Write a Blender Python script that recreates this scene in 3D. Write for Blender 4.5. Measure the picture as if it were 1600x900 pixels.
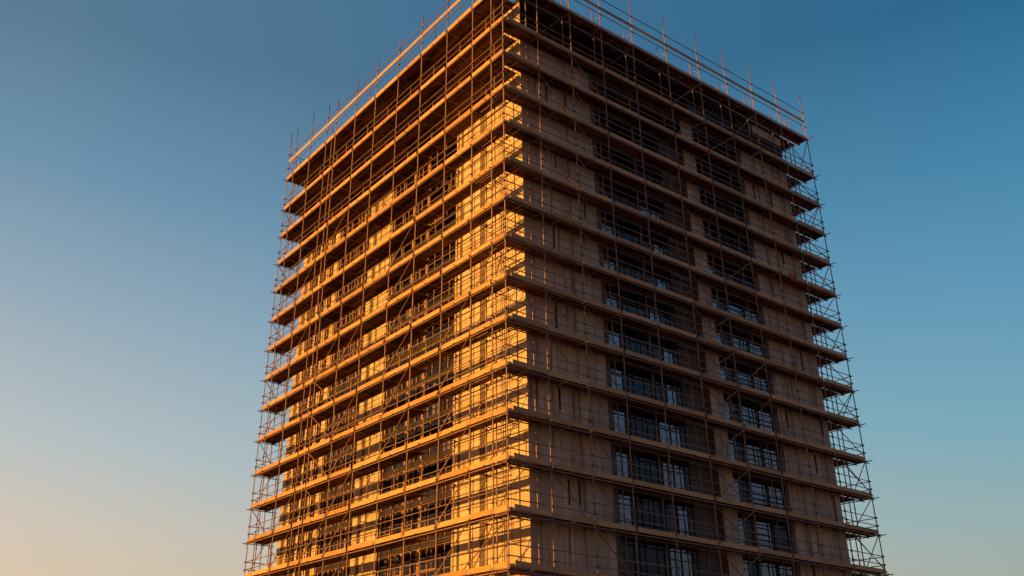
import bpy, math, random
from mathutils import Vector, Matrix
random.seed(11)
for o in list(bpy.data.objects): bpy.data.objects.remove(o)
scene = bpy.context.scene
COL = scene.collection
GZ = 11.636                      # height of the reference deck above the ground

# ------------------------------------------------------------------ camera
cam_d = bpy.data.cameras.new('camera'); cam = bpy.data.objects.new('camera', cam_d); COL.objects.link(cam)
F, PITCH, YAW, ROLL = 1472.17, 0.45941, -0.956745, 0.015634
fw = Vector((math.sin(YAW)*math.cos(PITCH), math.cos(YAW)*math.cos(PITCH), math.sin(PITCH)))
rg = Vector((math.cos(YAW), -math.sin(YAW), 0)); up = rg.cross(fw)
rg, up = math.cos(ROLL)*rg+math.sin(ROLL)*up, -math.sin(ROLL)*rg+math.cos(ROLL)*up
M = Matrix((rg, up, -fw)).transposed().to_4x4(); M.translation = Vector((38.54, -30.819, 1.6))
cam.matrix_world = M
cam_d.sensor_width = 36; cam_d.lens = F/1600*36
cam_d.shift_x = 89.95/1600; cam_d.shift_y = -41.57/1600
cam_d.clip_start = 0.1; cam_d.clip_end = 6000
scene.camera = cam

# ------------------------------------------------------------------ sky, sun, exposure
NISH, SKYS = 0.003, 0.66
SUN_EL, SUN_AZ = math.radians(21.0), math.radians(187.5)
world = bpy.data.worlds.new('World'); scene.world = world; world.use_nodes = True
nt = world.node_tree; nt.nodes.clear()
wn, wl = nt.nodes, nt.links
out = wn.new('ShaderNodeOutputWorld'); bg = wn.new('ShaderNodeBackground')
sky = wn.new('ShaderNodeTexSky'); sky.sky_type = 'NISHITA'; sky.sun_disc = False
sky.sun_elevation = SUN_EL; sky.sun_rotation = SUN_AZ
sky.air_density = 1.0; sky.dust_density = 1.0; sky.ozone_density = 2.0
def wmath(op, a, b=None, clamp=False):
    n = wn.new('ShaderNodeMath'); n.operation = op; n.use_clamp = clamp
    for i, v in enumerate((a, b)):
        if v is None: continue
        if isinstance(v, (int, float)): n.inputs[i].default_value = v
        else: wl.new(v, n.inputs[i])
    return n.outputs[0]
def s2l(c): return tuple(((x/255+.055)/1.055)**2.4 if x/255 > .04045 else x/255/12.92 for x in c)
geo = wn.new('ShaderNodeTexCoord'); sep = wn.new('ShaderNodeSeparateXYZ'); wl.new(geo.outputs['Generated'], sep.inputs[0])
el = wmath('MULTIPLY', wmath('ARCSINE', sep.outputs[2]), 180/math.pi)
hl = wmath('SQRT', wmath('ADD', wmath('ADD', wmath('MULTIPLY', sep.outputs[0], sep.outputs[0]), wmath('MULTIPLY', sep.outputs[1], sep.outputs[1])), 1e-5))
hx = wmath('DIVIDE', sep.outputs[0], hl); hy = wmath('DIVIDE', sep.outputs[1], hl)
csun = wmath('ADD', wmath('MULTIPLY', hx, math.sin(SUN_AZ)), wmath('MULTIPLY', hy, math.cos(SUN_AZ)))
elf = wmath('DIVIDE', wmath('ADD', el, 5), 95, True)
def ramp(stops):
    r = wn.new('ShaderNodeValToRGB'); e = r.color_ramp.elements
    while len(e) > 1: e.remove(e[-1])
    for i, (deg, c) in enumerate(stops):
        k = e[0] if i == 0 else e.new((deg+5)/95)
        k.position = (deg+5)/95; k.color = (*[SKYK*x for x in (s2l(c) if max(c) > 2 else c)], 1)
    wl.new(elf, r.inputs[0]); return r.outputs[0]
def wmix(f, a, b):
    n = wn.new('ShaderNodeMix'); n.data_type = 'RGBA'; wl.new(f, n.inputs[0]); wl.new(a, n.inputs[6]); wl.new(b, n.inputs[7]); return n.outputs[2]
SKYK = 1.0
side_near = ramp([(-5, (228,186,150)), (6, (224,199,168)), (9.5, (213,199,182)), (14, (187,194,194)), (22, (149,170,185)), (29, (112,147,173)), (37, (88,122,148)), (45, (84,120,148)), (60, (40,66,98)), (90, (16,32,58))])
side_far = ramp([(-5, (176,168,148)), (6, (164,167,152)), (9.5, (146,172,172)), (15, (116,166,184)), (22, (90,150,181)), (29, (66,130,166)), (37, (41,102,140)), (45, (44,102,140)), (60, (22,54,88)), (90, (16,32,58))])
side_east = ramp([(-5, (80,72,70)), (10, (92,102,116)), (22, (84,122,154)), (35, (56,96,132)), (60, (22,42,68)), (90, (16,32,58))])
side_sun = ramp([(-5, (190,110,55)), (10, (200,140,80)), (25, (150,120,95)), (50, (50,66,90)), (90, (16,32,58))])
tfar = wmath('DIVIDE', wmath('SUBTRACT', .0, csun), 0.91, True)
teast = wmath('DIVIDE', wmath('ADD', hx, .27), .40, True)
tsun = wmath('DIVIDE', wmath('SUBTRACT', csun, .12), .8, True)
grad = wmix(tsun, wmix(teast, wmix(tfar, side_near, side_far), side_east), side_sun)
nsc = wn.new('ShaderNodeVectorMath'); nsc.operation = 'SCALE'; wl.new(sky.outputs[0], nsc.inputs[0]); nsc.inputs['Scale'].default_value = NISH
add = wn.new('ShaderNodeVectorMath'); add.operation = 'ADD'; wl.new(grad, add.inputs[0]); wl.new(nsc.outputs[0], add.inputs[1])
wl.new(add.outputs[0], bg.inputs[0]); bg.inputs[1].default_value = SKYS
wl.new(bg.outputs[0], out.inputs[0])

sl = bpy.data.lights.new('sun', 'SUN'); sl.energy = 5.0; sl.angle = math.radians(1.0); sl.color = (1.0, 0.405, 0.05)
sun = bpy.data.objects.new('sun', sl); COL.objects.link(sun)
sd = Vector((math.sin(SUN_AZ)*math.cos(SUN_EL), math.cos(SUN_AZ)*math.cos(SUN_EL), math.sin(SUN_EL)))
sun.rotation_euler = sd.to_track_quat('Z', 'Y').to_euler(); sun.location = sd*100
vs = scene.view_settings; vs.view_transform = 'Standard'; vs.look = 'None'; vs.gamma = 1; vs.use_curve_mapping = False
vs.exposure = 0.58

# ------------------------------------------------------------------ materials
def mat(name, col, rough=0.7, metal=0.0, var=0.0, scale=3.0, stretch=(1, 1, 1), bump=0.0, tone=0.0, spec=0.5, dirt=None):
    m = bpy.data.materials.new(name); m.use_nodes = True; n = m.node_tree.nodes; l = m.node_tree.links
    b = n['Principled BSDF']; b.inputs['Roughness'].default_value = rough; b.inputs['Metallic'].default_value = metal
    b.inputs['Specular IOR Level'].default_value = spec
    tc = n.new('ShaderNodeTexCoord'); mp = n.new('ShaderNodeMapping'); mp.inputs['Scale'].default_value = stretch
    l.new(tc.outputs['Object'], mp.inputs[0])
    nz = n.new('ShaderNodeTexNoise'); nz.inputs['Scale'].default_value = scale; nz.inputs['Detail'].default_value = 6
    l.new(mp.outputs[0], nz.inputs[0])
    rp = n.new('ShaderNodeValToRGB')
    c = Vector(col); lo = c*(1-var); hi = c*(1+var)
    rp.color_ramp.elements[0].position = .3; rp.color_ramp.elements[1].position = .7
    rp.color_ramp.elements[0].color = (*lo, 1); rp.color_ramp.elements[1].color = (*[min(.9, x) for x in hi], 1)
    l.new(nz.outputs[0], rp.inputs[0]); res = rp.outputs[0]
    if tone:
        at = n.new('ShaderNodeAttribute'); at.attribute_name = 'tone'
        mr = n.new('ShaderNodeMapRange'); mr.inputs['To Min'].default_value = 1-tone; mr.inputs['To Max'].default_value = 1+tone
        l.new(at.outputs['Fac'], mr.inputs['Value'])
        mx = n.new('ShaderNodeVectorMath'); mx.operation = 'SCALE'
        l.new(res, mx.inputs[0]); l.new(mr.outputs[0], mx.inputs['Scale']); res = mx.outputs[0]
    if dirt:
        n2 = n.new('ShaderNodeTexNoise'); n2.inputs['Scale'].default_value = dirt[1]; n2.inputs['Detail'].default_value = 8
        mp2 = n.new('ShaderNodeMapping'); mp2.inputs['Scale'].default_value = dirt[3]
        l.new(tc.outputs['Object'], mp2.inputs[0]); l.new(mp2.outputs[0], n2.inputs[0])
        r2 = n.new('ShaderNodeValToRGB'); r2.color_ramp.elements[0].position = dirt[2]; r2.color_ramp.elements[1].position = dirt[2]+.14
        l.new(n2.outputs[0], r2.inputs[0])
        mx2 = n.new('ShaderNodeMix'); mx2.data_type = 'RGBA'; mx2.inputs[7].default_value = (*dirt[0], 1)
        l.new(r2.outputs[0], mx2.inputs[0]); l.new(res, mx2.inputs[6]); res = mx2.outputs[2]
    l.new(res, b.inputs['Base Color'])
    if bump:
        bp = n.new('ShaderNodeBump'); bp.inputs['Strength'].default_value = bump; bp.inputs['Distance'].default_value = .02
        l.new(nz.outputs[0], bp.inputs['Height']); l.new(bp.outputs[0], b.inputs['Normal'])
    return m

CLAD = mat('cladding', (.57, .49, .40), .75, var=.10, scale=.9, stretch=(1, 1, .35), tone=.14, bump=.25, spec=.2,
           dirt=((.17, .125, .10), 1.3, .57, (2.6, 2.6, .22)))
BACK = mat('joint backing', (.022, .018, .017), .9)
PANELD = mat('brown recess panel', (.12, .095, .08), .6, var=.15, scale=2, tone=.1)
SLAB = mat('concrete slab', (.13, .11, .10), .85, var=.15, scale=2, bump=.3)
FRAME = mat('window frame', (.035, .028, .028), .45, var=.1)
FRAME_SUNLIT = mat('sunlit window frame', (.38, .22, .12), .6, var=.25, scale=4)  # frames of the sunlit face, with the sun's brightening put into the base colour
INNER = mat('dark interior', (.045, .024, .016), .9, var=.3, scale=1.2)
CURT = mat('blind fabric', (.40, .38, .50), .8, var=.15, scale=6, stretch=(4, 4, .3), tone=.3)
TOE = mat('toe board timber', (.53, .34, .18), .7, var=.2, scale=2.2, stretch=(.5, .5, 6), tone=.24, bump=.3, spec=.25,
          dirt=((.24, .13, .06), 2.0, .66, (1, 1, 3)))
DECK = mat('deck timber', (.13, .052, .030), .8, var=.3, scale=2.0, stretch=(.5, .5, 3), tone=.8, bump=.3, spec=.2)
TUBE = mat('scaffold tube', (.26, .185, .165), .55, metal=.1, var=.25, scale=1.7, tone=.12,
           dirt=((.40, .16, .07), 1.6, .56, (1, 1, .6)))
CLAMP = mat('coupler steel', (.14, .10, .085), .55, metal=.4, var=.3, scale=6)
RED = mat('red cloth', (.40, .035, .05), .85, var=.2, scale=8, bump=.5)
WHITE = mat('white bag', (.72, .68, .62), .8, var=.1, scale=8, bump=.6)
BUCK = mat('black plastic', (.03, .03, .032), .45, var=.2)
MESHB = mat('blue grey sack', (.16, .19, .24), .8, var=.2, scale=7, bump=.5)
GROUND = mat('dusty ground', (.065, .065, .07), .95, var=.25, scale=.15, bump=.4)
ROOFM = mat('roof membrane', (.03, .027, .025), .9, var=.2)

def glass_mat(name, tint, refl):
    m = bpy.data.materials.new(name); m.use_nodes = True; n = m.node_tree.nodes; l = m.node_tree.links; n.clear()
    o = n.new('ShaderNodeOutputMaterial'); mx = n.new('ShaderNodeMixShader'); fr = n.new('ShaderNodeFresnel'); fr.inputs[0].default_value = refl
    tr = n.new('ShaderNodeBsdfTransparent'); tr.inputs[0].default_value = (*tint, 1)
    gl = n.new('ShaderNodeBsdfGlossy'); gl.inputs['Roughness'].default_value = .03; gl.inputs[0].default_value = (.9, .95, 1, 1)
    tc = n.new('ShaderNodeTexCoord'); nz = n.new('ShaderNodeTexNoise'); nz.inputs['Scale'].default_value = .9
    bp = n.new('ShaderNodeBump'); bp.inputs['Strength'].default_value = .12; bp.inputs['Distance'].default_value = .05
    l.new(tc.outputs['Object'], nz.inputs[0]); l.new(nz.outputs[0], bp.inputs['Height']); l.new(bp.outputs[0], gl.inputs['Normal'])
    l.new(fr.outputs[0], mx.inputs[0]); l.new(tr.outputs[0], mx.inputs[1]); l.new(gl.outputs[0], mx.inputs[2]); l.new(mx.outputs[0], o.inputs[0])
    return m
GLASS = glass_mat('window glass', (.60, .56, .57), 1.55)
GLASSR = glass_mat('coated window glass', (.3, .34, .38), 3.6)

# ------------------------------------------------------------------ mesh helpers
class MB:
    def __init__(s): s.v = []; s.f = []; s.t = []
    def box(s, x0, y0, z0, x1, y1, z1, tone=None):
        t = random.random() if tone is None else tone
        if x0 > x1: x0, x1 = x1, x0
        if y0 > y1: y0, y1 = y1, y0
        if z0 > z1: z0, z1 = z1, z0
        b = len(s.v)
        s.v += [(x0,y0,z0),(x1,y0,z0),(x1,y1,z0),(x0,y1,z0),(x0,y0,z1),(x1,y0,z1),(x1,y1,z1),(x0,y1,z1)]
        for q in ((0,3,2,1),(4,5,6,7),(0,1,5,4),(1,2,6,5),(2,3,7,6),(3,0,4,7)): s.f.append([b+i for i in q]); s.t.append(t)
    def bar(s, a, b_, w, h, tone=None):       # rectangular bar between two points
        a = Vector(a); b_ = Vector(b_); t = random.random() if tone is None else tone
        d = (b_-a).normalized(); u = d.cross(Vector((0,0,1)))
        u = Vector((1,0,0)) if u.length < 1e-3 else u.normalized()
        w_ = d.cross(u).normalized(); k = len(s.v)
        for p in (a, b_):
            for i, j in ((-1,-1),(1,-1),(1,1),(-1,1)): s.v.append(tuple(p+u*(i*w/2)+w_*(j*h/2)))
        for q in ((0,1,2,3),(7,6,5,4),(0,4,5,1),(1,5,6,2),(2,6,7,3),(3,7,4,0)): s.f.append([k+i for i in q]); s.t.append(t)
    def tube(s, pts, r, n=8, tone=None):
        t = random.random() if tone is None else tone
        pts = [Vector(p) for p in pts]; rings = []
        for i, p in enumerate(pts):
            d = (pts[min(i+1, len(pts)-1)]-pts[max(i-1, 0)]).normalized()
            u = d.cross(Vector((0,0,1)));  u = Vector((1,0,0)) if u.length < 1e-2 else u.normalized()
            w = d.cross(u).normalized(); k = len(s.v); rings.append(k)
            for j in range(n):
                a = 2*math.pi*j/n; s.v.append(tuple(p+u*(r*math.cos(a))+w*(r*math.sin(a))))
        for a, b in zip(rings, rings[1:]):
            for j in range(n): s.f.append([a+j, a+(j+1) % n, b+(j+1) % n, b+j]); s.t.append(t)
        s.f.append([rings[0]+j for j in range(n)]); s.t.append(t)
        s.f.append([rings[-1]+n-1-j for j in range(n)]); s.t.append(t)
    def quad(s, p, tone=None):
        k = len(s.v); s.v += [tuple(x) for x in p]; s.f.append([k, k+1, k+2, k+3]); s.t.append(random.random() if tone is None else tone)
    def build(s, name, m, parent=None, smooth=False):
        me = bpy.data.meshes.new(name); me.from_pydata(s.v, [], s.f)
        at = me.attributes.new('tone', 'FLOAT', 'FACE')
        at.data.foreach_set('value', s.t)
        if smooth: me.polygons.foreach_set('use_smooth', [len(f) == 4 for f in s.f])
        me.materials.append(m); me.update()
        o = bpy.data.objects.new(name, me); COL.objects.link(o)
        if parent: o.parent = parent
        return o
def thing(name, label, cat, loc=(0,0,0), group=None):
    o = bpy.data.objects.new(name, None); COL.objects.link(o); o.location = loc; tag(o, label, cat, group); return o
def tag(o, label, cat, group=None):
    o['label'] = label; o['category'] = cat
    if group: o['group'] = group
    return o

# ------------------------------------------------------------------ ground
g = MB(); g.quad([(-3000,-3000,0),(3000,-3000,0),(3000,3000,0),(-3000,3000,0)])
gr = g.build('ground', GROUND); gr['kind'] = 'structure'

# ------------------------------------------------------------------ shared dimensions
LV = [GZ+z for z in (36.25, 32.54, 29.77, 26.99, 24.29, 21.47, 18.76, 16.11, 13.49, 10.86, 8.08, 5.40, 2.79, 0.09, -2.74, -5.45)]
XF, YF = -1.055, 2.33            # wall planes: right face x = XF, left face y = YF
XB, YB = -32.3, 31.4             # far ends of the building
PL = [0, -1.26, -3.40, -6.52, -9.91, -13.19, -16.61, -19.89, -23.3, -25.0, -28.1, -31.3, -32.6]
PR = [0, 3.02, 6.12, 9.21, 12.5, 16.26, 19.98, 23.35, 26.7, 30.08, 33.76]
IL, IR = 1.22, -0.85             # inner rows of standards
DL, DR = 1.42, -0.93             # deck inner edges

# ------------------------------------------------------------------ building
bld = thing('tower_block', 'tall beige panel-clad tower block wrapped in scaffolding on two faces', 'building', ((XB+XF)/2, (YF+YB)/2, 0))
bld_off = Vector(bld.location)
def bp(mb, name, m, parent=None, smooth=False):
    o = mb.build(name, m, None, smooth); o.parent = parent or bld
    if (parent or bld) is bld: o.location = -bld_off
    return o
core = MB(); core.box(XB+.1, YF+1.2, 0, XF-1.2, YB-.1, LV[0]-.3); bp(core, 'light_block_core', INNER)  # solid dark box added behind the windows to block light
rf = MB(); rf.box(XB-.0, YF-.02, LV[0]-.3, XF+.02, YB, LV[0]+.09); bp(rf, 'roof', ROOFM)

# facade columns: (start, end, kind) measured along the face
LEFT = [(-1.055,-5.05,'p'),(-5.05,-5.56,'d'),(-5.56,-7.55,'p'),(-7.55,-7.80,'d'),(-7.80,-8.40,'p'),(-8.40,-16.9,'W1'),
        (-16.9,-19.2,'p'),(-19.2,-19.55,'d'),(-19.55,-20.4,'p'),(-20.4,-25.4,'W2'),(-25.4,-26.3,'p'),(-26.3,-27.0,'W3'),(-27.0,-27.6,'p'),
        (-27.6,-28.7,'W4'),(-28.7,-29.05,'p'),(-29.05,-30.6,'W4'),(-30.6,-31.2,'p'),(-31.2,-31.6,'d'),(-31.6,-32.3,'p')]
RIGHT = [(2.33,8.7,'p'),(8.7,9.15,'d'),(9.15,15.7,'W5'),(15.7,18.3,'r'),(18.3,19.7,'p'),(19.7,25.1,'W6'),(25.1,25.5,'d'),(25.5,31.4,'p')]
zs = [0.0, 3.5] + LV[::-1][0:15]     # floor lines going up, the topmost is LV[1]
floors = [0.0, 3.3] + LV[::-1]       # up to the roof level
slabs = MB(); colmb = {}
GAP = .044
def P(face, s, dpt, z):              # s along the face, dpt into the building
    return (s, YF+dpt, z) if face == 'L' else (XF-dpt, s, z)
def fbox(mb, face, s0, s1, d0, d1, z0, z1, tone=None):
    a = P(face, s0, d0, z0); b = P(face, s1, d1, z1); mb.box(a[0], a[1], a[2], b[0], b[1], b[2], tone)
win_specs = []
for face, cols in (('L', LEFT), ('R', RIGHT)):
    for fi in range(len(floors)-1):
        za, zb = floors[fi], floors[fi+1]
        top = fi == len(floors)-2
        zb2 = zb-.31 if top else zb
        for (a, b, k) in cols:
            s0, s1 = min(a, b), max(a, b)
            if top and face == 'R' and k in 'pdr' and 2.2 < s0 < 25.3: k = 'V'
            if face == 'R' and fi >= len(floors)-3 and k in ('W5', 'r'): k = 'V'
            if k in 'pdr': pm = dm = rec_R = colmb.setdefault((face, a, b, k), MB())
            if k == 'p':
                n = max(1, round((s1-s0)/.82)); w = (s1-s0)/n
                for i in range(n):
                    p0 = s0+i*w; p1 = p0+w
                    e0 = p0+(GAP/2); e1 = p1-(GAP/2)
                    if face == 'L' and abs(p1-XF) < .01: e1 = p1-.003
                    if face == 'R' and abs(p0-YF) < .01: e0 = p0+.06
                    if top and face == 'R': (fbox(colmb.setdefault((face, a, b, 'p', 1), MB()), face, e0, e1, 0, .055, zb2-.75, zb2) if p0 > 26.9 else None); fbox(pm, face, e0, e1, .0, .055, za+.02, za+.75); continue
                    fbox(pm, face, e0, e1, random.uniform(0, .006), .055, za+.02, zb2-.0, None)
            elif k == 'd': fbox(dm, face, s0, s1, .03, .06, za+.02, zb2)
            elif k == 'r': fbox(rec_R, face, s0+.02, s1-.02, .45, .5, za+.02, zb2); fbox(rec_R, face, s1-.05, s1, .06, .45, za+.02, zb2)
            elif k == 'V': pass
            else: win_specs.append((face, s0, s1, za, zb2, k, fi))
# backing wall (dark, behind the joints) with the openings left free
back = MB()
for face, cols in (('L', LEFT), ('R', RIGHT)):
    for (a, b, k) in cols:
        s0, s1 = min(a, b), max(a, b)
        back = MB()
        if k in 'pd':
            zt = LV[0]-.31
            if face == 'R' and 2.2 < s0 < 25.3: zt = LV[1]
            e1 = s1-(.06 if face == 'L' and abs(s1-XF) < .01 else 0); e0 = s0+(.06 if face == 'R' and abs(s0-YF) < .01 else 0)
            fbox(back, face, e0, e1, .061, .30, 0.02, zt); bp(back, 'wall_backing', BACK)
# floor edges seen through the openings, far walls
for z in floors[1:-1]:
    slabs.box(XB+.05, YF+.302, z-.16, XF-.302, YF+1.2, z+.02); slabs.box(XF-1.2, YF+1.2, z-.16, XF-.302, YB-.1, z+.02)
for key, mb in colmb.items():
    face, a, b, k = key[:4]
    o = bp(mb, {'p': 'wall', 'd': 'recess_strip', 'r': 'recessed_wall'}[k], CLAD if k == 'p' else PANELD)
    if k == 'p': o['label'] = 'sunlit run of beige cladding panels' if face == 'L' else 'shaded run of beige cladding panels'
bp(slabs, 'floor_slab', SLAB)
bk2 = MB(); bk2.box(XB, YF+.1, 0, XB+.1, YB, LV[0]-.31); bk2.box(XB+.1, YB-.1, 0, XF-.06, YB, LV[0]-.31); bp(bk2, 'rear_wall', SLAB)
def window(face, s0, s1, z0, z1, kind, fi):
    fr, cu, plist = MB(), MB(), []
    shiny = {'W5': (0, 4, 5), 'W6': (0, 3, 5)}.get(kind, ())
    zb, zt = z0+.10, z1-.16
    if kind == 'W6': zb = z0+.45
    W = s1-s0; d0, d1 = .16, .24
    hd, sl_ = MB(), MB(); fbox(sl_, face, s0, s1, .061, .30, z0+.021, zb); fbox(fr, face, s0+.04, s1-.04, d0-.019, d1+.019, zb+.002, zb+.06); fbox(fr, face, s0+.04, s1-.04, d0-.019, d1+.019, zt-.06, zt-.002); fbox(hd, face, s0, s1, .061, .30, zt, z1-.001)
    rng = random.Random(fi*31+int(s0*10))
    # mullion layout
    if kind in ('W1', 'W5', 'W6', 'W2'):
        n = {'W1': 8, 'W5': 7, 'W6': 6, 'W2': 5}[kind]
        cuts = [0]
        base = {'W1': [.15,.33,.46,.56,.80], 'W5': [.17,.24,.56,.62,.78,.93], 'W6': [.14,.30,.36,.66,.70], 'W2': [.2,.34,.56,.78]}[kind]
        cuts = [0]+base+[1]
    else: cuts = [0, .5, 1] if W > 1.5 else [0, 1]
    cs = [s0+.04+c*(W-.08) for c in cuts]
    for i, c in enumerate(cs):
        t = (.05 if i % 2 else .09) if face == 'R' else (.09 if i % 2 else .2)
        fbox(fr, face, c-t/2, c+t/2, d0-.02, d1+.02, zb, zt)
    tr = zb+(zt-zb)*(.68 if kind != 'W1' else .46)
    for i in range(len(cs)-1):
        a, b = cs[i]+.045, cs[i+1]-.045
        if rng.random() < (.35 if face == 'L' else .7): fbox(fr, face, a, b, d0, d1, tr-.03, tr+.03)
        if kind == 'W6' and i in (1, 3, 5):
            for q_ in (.16, .32, .48): fbox(fr, face, a, b, d0-.05, d0-.015, zb+(zt-zb)*q_-.022, zb+(zt-zb)*q_+.022)
        if b-a > .9 and rng.random() < .6: fbox(fr, face, (a+b)/2-.03, (a+b)/2+.03, d0, d1, zb, zt)
        q = [P(face, a, d0+.04, zb), P(face, b, d0+.04, zb), P(face, b, d0+.04, zt), P(face, a, d0+.04, zt)]
        sh = i in shiny and rng.random() < (.9 if fi < 11 else .25); pm_ = MB(); pm_.quad(q); plist.append((pm_, sh))
        # blinds and stored sheets standing behind the glass
        r = rng.random()
        if r < (.5 if face == 'L' else .28):
            x = a
            full = rng.random()
            while x < b-.1:
                w = rng.uniform(.10, .34)
                if rng.random() < .55:
                    h0 = zb+.02 if full < .6 else tr
                    fbox(cu, face, x, min(x+w, b), .40+rng.uniform(0, .05), .47, h0, zt-.05 if rng.random() < .5 else tr-.05 if h0 < tr-.2 else zt-.05, rng.random())
                x += w+rng.uniform(.03, .25)
    w = bp(fr, 'window', FRAME if face == 'R' else FRAME_SUNLIT)
    bp(hd, 'lintel', FRAME, w); bp(sl_, 'sill', FRAME, w)
    for pm_, sh in plist:
        o = bp(pm_, 'pane', GLASSR if sh else GLASS, w)
        if sh: o['label'] = 'mirroring blue pane'
    if cu.v: bp(cu, 'blind', CURT, w)
for sp in win_specs:
    if sp[6] >= 2: window(*sp)
# lower, unseen storeys: plain infill so the openings are closed
low = MB()
for (face, s0, s1, z0, z1, k, fi) in win_specs:
    if fi < 2: fbox(low, face, s0+.002, s1-.002, .07, .12, z0+.02, z1)
bp(low, 'lower_infill', PANELD)

# ------------------------------------------------------------------ scaffolding
sc = thing('scaffolding', 'many-level tube scaffolding with timber decks and toe boards around the tower block', 'scaffolding')
R0 = .034
def jit(a): return random.uniform(-a, a)
def standard(x, y, top, key):
    m = MB(); z = 0.0; pts = [(x, y, 0)]
    k = 0
    while z < top-.01:
        z = min(top, z+4.1+jit(.3)); pts.append((x+jit(.014), y+jit(.014), z))
    m.tube(pts, .041, 8)
    for p in pts[1:-1]: m.tube([(p[0], p[1], p[2]-.09), (p[0], p[1], p[2]+.09)], R0+.016, 8)   # spigot sleeves
    m.build('standard', TUBE, sc, True)
ends = []
for i, x in enumerate(PL):
    standard(x, 0, GZ+(41.0 if i in (0, 10, 11, 12) else 39.7+jit(.25) if i not in (8,) else 39.5), i)
    if x < -2: standard(x+jit(.08)-.05, IL, GZ+37.3+random.uniform(0, 1.9), i)
standard(-24.0, .02, GZ+36.9, 0)
for i, y in enumerate(PR[1:]):
    standard(0, y, GZ+41.0+jit(.15), i)
    if i < 9: standard(IR, y+(-.3 if i == 0 else jit(.1)), GZ+38.4+random.uniform(0, .6), i)
standard(-2.1, 0.9, GZ+36.2, 0)
# return at the far right end, and at the far left end
RX = [-1.5, -3.1, -5.4]
for x in RX: standard(x, PR[-1], GZ+38.9, 0)
for x in (-.85, -3.1): standard(x, YB+.75, GZ+38.6, 0)
for y in (.75, 2.0): standard(PL[-1], y, GZ+39.4, 0)

def add_many(items, name, m, limit=100, smooth=False):
    """items: (distance, builder(mb)); the nearest become parts, the rest one mesh"""
    items.sort(key=lambda t: t[0])
    for dist, fn in items[:limit]:
        b = MB(); fn(b); b.build(name, m, sc, smooth)
    if items[limit:]:
        b = MB()
        for dist, fn in items[limit:]: fn(b)
        o = b.build(name, m, sc, smooth); o['kind'] = 'stuff'
CP = Vector((38.54, -30.8, 1.6))
def dist(*p): return (Vector(p)-CP).length

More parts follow.
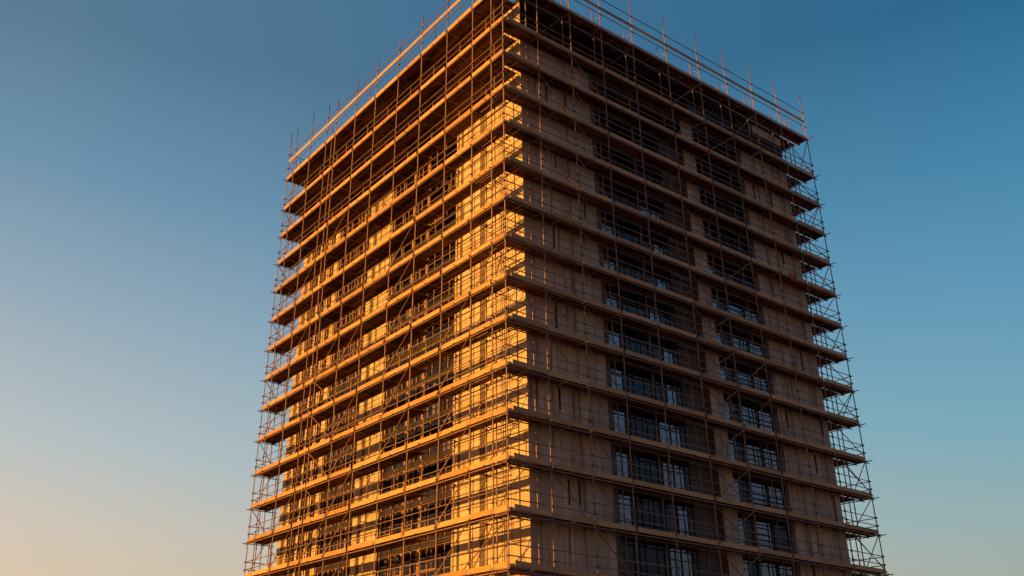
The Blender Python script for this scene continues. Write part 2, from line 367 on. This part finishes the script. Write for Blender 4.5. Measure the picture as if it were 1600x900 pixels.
toe, tran, coup = [], [], []
for li, z in enumerate(LV):
    top = li == 0
    zl = z+(-.45 if top else 0)          # the left side's top deck sits slightly lower
    zr = z+(.15 if top else 0)
    # decks: lengthwise planks, bay by bay
    def planks(face, bays, y0, y1, z, inner):
        m = MB(); step = .235; sg = 1 if y1 > y0 else -1
        for bi, (a, b) in enumerate(zip(bays, bays[1:])):
            n = round(abs(y1-y0)/step)
            if face == 'L' and (bi == 0 or (bi < 4 and y1 < 2)): n = 4
            for k in range(n):
                c0 = y0+sg*k*step; c1 = c0+sg*(step-.021); o0 = random.uniform(0, .22); o1 = random.uniform(0, .22)
                dz = random.choice((0, 0, .003, .04)) if (b-a) > 2 or (a-b) > 2 else 0
                s0, s1 = (min(a, b)-o0*(a != 0), max(a, b)+.0)
                if face == 'L': m.box(s0+.01, c0, z-.052+random.uniform(0, .012), s1-.01+0, c1, z-.012+random.uniform(0, .006))
                else: m.box(c0, s0+.01, z-.052+random.uniform(0, .012), c1, s1-.01, z-.012+random.uniform(0, .006))
        m.build('deck', DECK, sc)
    planks('L', PL, .05, (2.25 if li < 3 else DL), zl, 0)
    planks('R', PR, -.045, -1.0, zr, 0)
    # far end platform pieces
    m = MB()
    for k in range(6):
        y = YB+.15+k*.36; m.box(-2.6, y, zr-.052, DR-.25, y+.33, zr-.008)
    m.build('deck', DECK, sc)
    # ledgers
    for (yy, dz) in ((-.06, -.20), (IL+.055, -.14)):
        m = MB(); e = random.uniform(.1, .35)
        segs = [(PL[-1]-e, yy, zl+dz)]+[(x, yy, zl+dz+jit(.006)) for x in PL[-2:0:-2]]+[(random.uniform(.06, .2), yy, zl+dz)]
        m.tube(segs, R0*1.15, 8); m.build('ledger', TUBE, sc, True)
    for (xx, dz) in ((.06, -.20), (IR-.055, -.14)):
        m = MB(); segs = [(xx, -random.uniform(.06, .2), zr+dz)]+[(xx, y, zr+dz+jit(.006)) for y in PR[2:-1:2]]+[(xx, PR[-1]+random.uniform(.1, .45), zr+dz)]
        m.tube(segs, R0*1.15, 8); m.build('ledger', TUBE, sc, True)
    # guard rails
    hs = (.55, 1.12) if not top else (1.2, 2.7)
    for h in hs:
        h0 = h
        m = MB(); dd = jit(.02)
        m.tube([(PL[-1]-random.uniform(.05, .25), -.05, zl+h+dd)]+[(x, -.05, zl+h+dd+jit(.012)) for x in PL[-2:0:-1]]+[(.12, -.05, zl+h+dd)], R0*.92, 8)
        m.build('guard_rail', TUBE, sc, True)
        m = MB()
        m.tube([(.05, -.12, zr+h+dd)]+[(.05, y, zr+h+dd+jit(.012)) for y in PR[1:-1]]+[(.05, PR[-1]+random.uniform(.05, .2), zr+h+dd)], R0*.92, 8)
        m.build('guard_rail', TUBE, sc, True)
        # rails closing the ends
        m = MB(); m.tube([(-6.5, PR[-1]-.05, zr+h), (.18, PR[-1]-.05, zr+h-.04)], R0*.92, 8); m.build('guard_rail', TUBE, sc, True)
        m = MB(); m.tube([(PL[-1]+.05, -.15, zl+h), (PL[-1]+.05, 2.2, zl+h+.03)], R0*.92, 8); m.build('guard_rail', TUBE, sc, True)
    m = MB(); m.tube([(-6.4, PR[-1]-.06, zr-.12), (.6, PR[-1]-.06, zr-.14)], R0, 8); m.build('ledger', TUBE, sc, True)
    m = MB(); m.tube([(PL[-1]+.05, -.45, zl-.2), (PL[-1]+.05, 2.2, zl-.17)], R0, 8); m.build('ledger', TUBE, sc, True)
    # toe boards, one per bay
    th = .285 if not top else .33
    for a, b in zip(PL, PL[1:]):
        if abs(a-b) < 1.5 and a == 0: a0 = -.1
        else: a0 = a-random.uniform(.12, .30)
        b0 = b+random.uniform(.0, .06); r = random.uniform(-.025, .025)
        if random.random() < .16 and not top: toe.append((dist((a+b)/2, 0, z)+.1, lambda mb, a0=a0, b0=b0, z=zl, r=r: mb.bar((a0-.25, .045, z+.13+r), (b0+random.uniform(.3, 1.2), .045, z+.16), .034, .22)))
        toe.append((dist((a+b)/2, 0, z), lambda mb, a0=a0, b0=b0, z=zl, th=th, r=r: mb.bar((a0, .0, z+th/2-.03+r), (b0, .0, z+th/2-.03+jit(.012)), .034, th)))
    for i, (a, b) in enumerate(zip(PR, PR[1:])):
        a0 = a+(.42 if i == 0 else random.uniform(.06, .2)); b0 = b-random.uniform(.0, .06); hh = .10 if i == 0 and not top else 0
        toe.append((dist(0, (a+b)/2, z), lambda mb, a0=a0, b0=b0, z=zr, th=(.16 if top else th), hh=hh: mb.bar((.0, a0, z+th/2+hh-.03), (.0, b0, z+th/2+jit(.012)+hh*.4-.03), .034, th)))
        if i == 0 and not top:
            toe.append((dist(0, 1, z), lambda mb, z=zr: mb.bar((-.05, .1, z+.07), (-.05, 2.95, z+.10), .034, .2)))
    if top:       # high middle board on the crown of the scaffold
        for a, b in zip(PL, PL[1:]):
            toe.append((dist(a, 0, z), lambda mb, a=a, b=b, z=zl: mb.bar((a-.02, .0, z+1.95), (b+.05, .0, z+1.95+jit(.03)), .04, .30)))
        for a, b in zip(PR, PR[1:]):
            toe.append((dist(0, a, z), lambda mb, a=a, b=b, z=zr: mb.bar((.0, a+.02, z+1.86), (.0, b-.05, z+1.84+jit(.02)), .04, .25)))
    # transoms
    for x in PL:
        for xx in ((x,) if x > -1 else (x, x+1.55)):
            if xx > -.2: continue
            e = random.uniform(.10, .3)
            tran.append((dist(xx, 0, z), lambda mb, xx=xx, z=zl, e=e: mb.tube([(xx+.05, -e, z-.088), (xx+.05, (2.28 if z > LV[3] else 1.5+e*.5 if xx < -9 else 1.12), z-.084)], R0*.8, 6)))
    for y in PR:
        for yy in ((y,) if y < 1 else (y, y-1.6)):
            e = random.uniform(.10, .3)
            tran.append((dist(0, yy, z), lambda mb, yy=yy, z=zr, e=e: mb.tube([(e, yy-.05, z-.088), (-1.0, yy-.05, z-.084)], R0*.8, 6)))
    # couplers
    def cp(mb, x, y, z, r=.066, h=.12):
        mb.box(x-r, y-r, z-h/2, x+r, y+r*.6, z+h/2); mb.tube([(x-r*1.5, y-r*.4, z), (x+r*1.2, y-r*.4, z)], .018, 6)
    for x in PL:
        for dz in (-.13, hs[0], hs[1]):
            coup.append((dist(x, 0, z), lambda mb, x=x, z=zl+dz: cp(mb, x+jit(.01), -.02, z)))
        coup.append((dist(x, IL, z)+8, lambda mb, x=x, z=zl-.12: cp(mb, x, IL, z)))
    for y in PR[1:]:
        for dz in (-.15, hs[0], hs[1]):
            coup.append((dist(0, y, z), lambda mb, y=y, z=zr+dz: cp(mb, .02, y+jit(.01), z)))
        coup.append((dist(IR, y, z)+8, lambda mb, y=y, z=zr-.13: cp(mb, IR, y, z)))
# the crowded corner: doubled transoms and short tubes where the two runs meet
rc_ = random.Random(9)
for z in LV[1:]:
    for k in range(4):
        x0 = -rc_.uniform(.2, 2.2); y0 = rc_.uniform(.15, 2.0); ln = rc_.uniform(.7, 2.2); dz = rc_.uniform(.10, .26)
        tran.append((dist(x0, y0, z)-4, lambda mb, x0=x0, y0=y0, ln=ln, z=z-dz: mb.tube([(x0, y0, z), (x0-ln, y0+.03, z+.02)], R0*.9, 6)))
    for k in range(2):
        y0 = rc_.uniform(-.25, .6); x0 = -rc_.uniform(.1, 3.6)
        tran.append((dist(x0, y0, z)-4, lambda mb, x0=x0, y0=y0, z=z-.15: mb.tube([(x0, y0-.1, z), (x0-.04, y0+1.9, z+.03)], R0*.9, 6)))
add_many(toe, 'toe_board', TOE)
add_many(tran, 'transom', TUBE)
add_many(coup, 'coupler', CLAMP)

# diagonal braces
braces = []
def bL(i0, li_lo, rev=False, y=-.11, frm=0, to=1):
    """in bay PL[i0]..PL[i0+1], between deck li_lo and the one above"""
    xr, xl = PL[i0], PL[i0+1]; zl_, zh = LV[li_lo]+.05, LV[li_lo-1]-.15
    a = (xl, y, zl_) if not rev else (xl, y, zh); b = (xr, y, zh) if not rev else (xr, y, zl_)
    braces.append((a, b))
def bR(i0, li_lo, rev=False, x=.11):
    ya, yb = PR[i0], PR[i0+1]; zl_, zh = LV[li_lo]+.05, LV[li_lo-1]-.15
    a = (x, ya, zl_) if not rev else (x, ya, zh); b = (x, yb, zh) if not rev else (x, yb, zl_)
    braces.append((a, b))
for li in (6, 7, 8, 9, 10, 11): bL(4, li)
for li in (8, 10, 11, 12, 13, 14): bL(6, li)
for li in (9, 10, 11, 12): bL(7, li, True)
for li in (4, 8, 13): bL(7, li)
for li in (9, 10, 11, 12, 13, 14): bL(2, li, y=-.12)
for li in (8, 9, 11, 14): bL(1, li, y=.16)
for li in (5, 7, 12, 13): bL(9, li)
for li in (6, 10, 13): bL(10, li, True, y=1.0)
for li in range(1, 15):
    if li > 1: bR(2, li, True, x=-.10)
    if li in (3, 4, 5, 6, 8, 9, 10, 13): bR(1, li, True, x=-.12)
    if li > 4: bR(5, li, True, x=-.14)
    if li in (1, 2, 8, 9, 10, 11, 12, 13, 14): bR(5, li)
    if li in (2, 6, 9, 10): bR(6, li)
    if li > 7 and li % 2: bR(9, li, True)
for li in (1, 2): bR(7, li); bR(3, 1); bR(1, 1)
for li in range(1, 15):                                   # end frames, seen against the sky
    zl_, zh = LV[li]+.1, LV[li-1]-.2
    if li % 2: braces.append(((-1.6, PR[-1]-.05, zl_), (-.05, PR[-1]-.05, zh)))
    else: braces.append(((-3.1, PR[-1]-.08, zh), (-1.5, PR[-1]-.05, zl_)))
    braces.append(((-.85, YB+.75, zh-.1) if li % 3 else (-.9, YB+.75, zl_), (-.05, PR[-1]-.1, zl_+.3 if li % 3 else zh)))
    if li % 2 == 0: braces.append(((PL[-1]+.06, .05, zh), (PL[-1]+.06, 1.95, zl_)))
    elif li > 3: braces.append(((PL[-1]+.1, .1, zl_), (PL[-2], .8, zh-.2)))
for a, b in braces:
    m = MB(); a, b = Vector(a), Vector(b); d = (b-a).normalized()
    m.tube([a-d*random.uniform(.05, .25), b+d*random.uniform(.05, .3)], R0*.95, 8); m.build('brace', TUBE, sc, True)
# dark fixing rails standing against the shaded wall, and ties from the inner row to the sunlit wall
rb = random.Random(5)
for li in range(1, 15):
    for y in (rb.uniform(4.2, 5.2), rb.uniform(5.4, 7.6), rb.uniform(26.2, 27.6), rb.uniform(28.2, 30.6)):
        if rb.random() < .42:
            h = rb.uniform(.9, 2.1); m = MB(); zt = LV[li-1]-.12
            m.box(XF+.005, y, zt-h, XF+.07, y+rb.uniform(.05, .10), zt); m.build('bracket', BACK, sc)
    for k in range(1):
        i = rb.choice((2, 3, 4, 5, 6, 7, 9, 10)); x = PL[i]+rb.uniform(-.6, .6); z = LV[li]+rb.uniform(1.7, 2.2)
        m = MB(); m.tube([(x, IL-.3, z), (x+.05, YF-.01, z+.02)], R0*.9, 8); m.build('wall_tie', TUBE, sc, True)
    # inner guard rails over a few bays
    i = rb.choice((4, 5, 6, 8)); z = LV[li]+rb.uniform(.7, 1.3)
    m = MB(); m.tube([(PL[i]+.1, IL+.05, z), (PL[i+2]-.2, IL+.05, z+rb.uniform(-.05, .05))], R0*.9, 8); m.build('guard_rail', TUBE, sc, True)
    # uprights in mid bay tied to the ledgers
    for k in range(2):
        i = rb.choice((3, 4, 5, 6, 7)); x = (PL[i]+PL[i+1])/2+rb.uniform(-.3, .3)
        m = MB(); m.tube([(x, IL+.1, LV[li]), (x+.03, IL+.1, LV[li]+rb.uniform(1.2, 2.3))], R0*.9, 8); m.build('prop', TUBE, sc, True)
# top crown: short props that tie the rails
for i, y in enumerate(PR[1:]):
    m = MB(); m.tube([(-.02, y-.05, LV[0]+.9), (-.7, y+.3, LV[0]+1.7)], R0*.85, 6); m.build('brace', TUBE, sc, True)

# ------------------------------------------------------------------ loose things standing on the decks
ORD = ['topmost', 'second', 'third', 'fourth', 'fifth', 'sixth', 'seventh', 'eighth', 'ninth', 'tenth', 'eleventh', 'twelfth', 'thirteenth', 'fourteenth', 'fifteenth', 'sixteenth']
def board_stack(x, y, z, along, n, L, label):
    m = MB()
    for k in range(n):
        o = jit(.12); w = .225; sft = jit(.03)
        if along == 'x': m.box(x+o, y+sft, z+k*.042+.002, x+o+L, y+w+sft, z+.038+k*.042+.002)
        else: m.box(x+sft, y+o, z+k*.042+.002, x+w+sft, y+o+L, z+.038+k*.042+.002)
    tag(m.build('scaffold_boards', TOE), label, 'planks', 'spare boards left on the decks')
def lathe(prof, x, y, z, n=16):
    m = MB(); rings = []
    for r, h in prof:
        rings.append(len(m.v))
        for j in range(n): a = 2*math.pi*j/n; m.v.append((x+r*math.cos(a), y+r*math.sin(a), z+h))
    for a, b in zip(rings, rings[1:]):
        for j in range(n): m.f.append([a+j, a+(j+1) % n, b+(j+1) % n, b+j]); m.t.append(.5)
    m.f.append([rings[0]+n-1-j for j in range(n)]); m.t.append(.5)
    return m
def bucket(x, y, z, label):
    t = thing('bucket', label, 'bucket', (x, y, z), 'buckets on the decks')
    lathe([(.11, 0), (.15, .30), (.16, .30), (.16, .27), (.14, .27), (.10, .02)], 0, 0, 0).build('pail', BUCK, t, True)
    m = MB(); m.tube([(math.cos(a)*.155, 0, .29+math.sin(a)*.14) for a in [math.pi*k/8 for k in range(9)]], .008, 5); m.build('handle', CLAMP, t)
def sack(x, y, z, m_, label, s=1.0):
    m = MB(); n = 14; rings = []
    prof = [(.16, 0), (.27, .05), (.30, .2), (.26, .38), (.15, .5), (.05, .56), (.09, .62)]
    for r, h in prof:
        rings.append(len(m.v))
        for j in range(n):
            a = 2*math.pi*j/n; rr = r*s*(1+.16*math.sin(3*a+h*9)+jit(.06)); m.v.append((x+rr*math.cos(a), y+rr*.75*math.sin(a), z+h*s+jit(.01)))
    for a, b in zip(rings, rings[1:]):
        for j in range(n): m.f.append([a+j, a+(j+1) % n, b+(j+1) % n, b+j]); m.t.append(random.random())
    m.f.append([rings[0]+n-1-j for j in range(n)]); m.t.append(.5)
    m.f.append([rings[-1]+j for j in range(n)]); m.t.append(.5)
    tag(m.build('sack', m_, None, True), label, 'sack')
for li in range(1, 15):
    if li % 2 == 0 or li > 9:
        board_stack(random.choice((-5.9, -9.3, -12.7)), .45, LV[li], 'x', random.choice((3, 5, 7)), 2.4,
                    'stack of loose timber boards on the %s deck from the top, sunlit side' % ORD[li])
for li in (2, 5, 8, 11, 13):
    board_stack(-.62, (4.0, 13.4, 21.0, 24.2, 10.2)[(2, 5, 8, 11, 13).index(li)], LV[li], 'y', 6, 2.2, 'stack of loose timber boards on the %s deck from the top, shaded side' % ORD[li])
for li, x in ((3, -15.0), (5, -8.1), (9, -18.2), (12, -28.9)):
    bucket(x, .35, LV[li], 'small black bucket standing on the %s deck from the top, sunlit side' % ORD[li])
sack(-.35, 24.2, LV[1], WHITE, 'small white sack behind the toe board near the top right of the shaded side', .8)
sack(-29.3, .35, LV[13], WHITE, 'white sack on a low deck near the left end of the sunlit side', 1.0)
sack(-.4, 20.8, LV[9], MESHB, 'blue grey sack standing in front of the windows on the shaded side', 1.0)
# red cloth hanging over a toe board on the right
m = MB(); nx, nz = 9, 7; y0, z0 = 27.9, LV[5]
for j in range(nz+1):
    for i in range(nx+1):
        u, v = i/nx, j/nz
        m.v.append((.03+.03*math.sin(u*11+v*3)+.02*v, y0+u*.95+.05*v, z0+.34-v*.62-.08*math.sin(u*3.1)))
for j in range(nz):
    for i in range(nx): k = j*(nx+1)+i; m.f.append([k, k+nx+1, k+nx+2, k+1]); m.t.append(.5)
rc = m.build('cloth', RED, None, True); tag(rc, 'dull red cloth hanging over a toe board near the right end', 'cloth')
sm = rc.modifiers.new('s', 'SOLIDIFY'); sm.thickness = .006
# loose tubes leaning in the corner bays
for li, (a, b) in {14: ((-5.3, .5, .02), (-.9, .42, 2.35)), 12: ((-3.0, .55, .02), (-.35, .5, 1.5)), 10: ((-2.6, .6, .02), (-.5, .45, 1.7)), 8: ((-1.9, .5, .02), (-.75, .35, 1.9))}.items():
    m = MB(); m.tube([(a[0], a[1], LV[li]+a[2]), (b[0], b[1], LV[li]+b[2])], R0, 8)
    tag(m.build('loose_tube', TUBE, None, True), 'loose steel tube leaning in the corner bay on the %s deck from the top' % ORD[li], 'tube', 'loose tubes leaning near the corner')
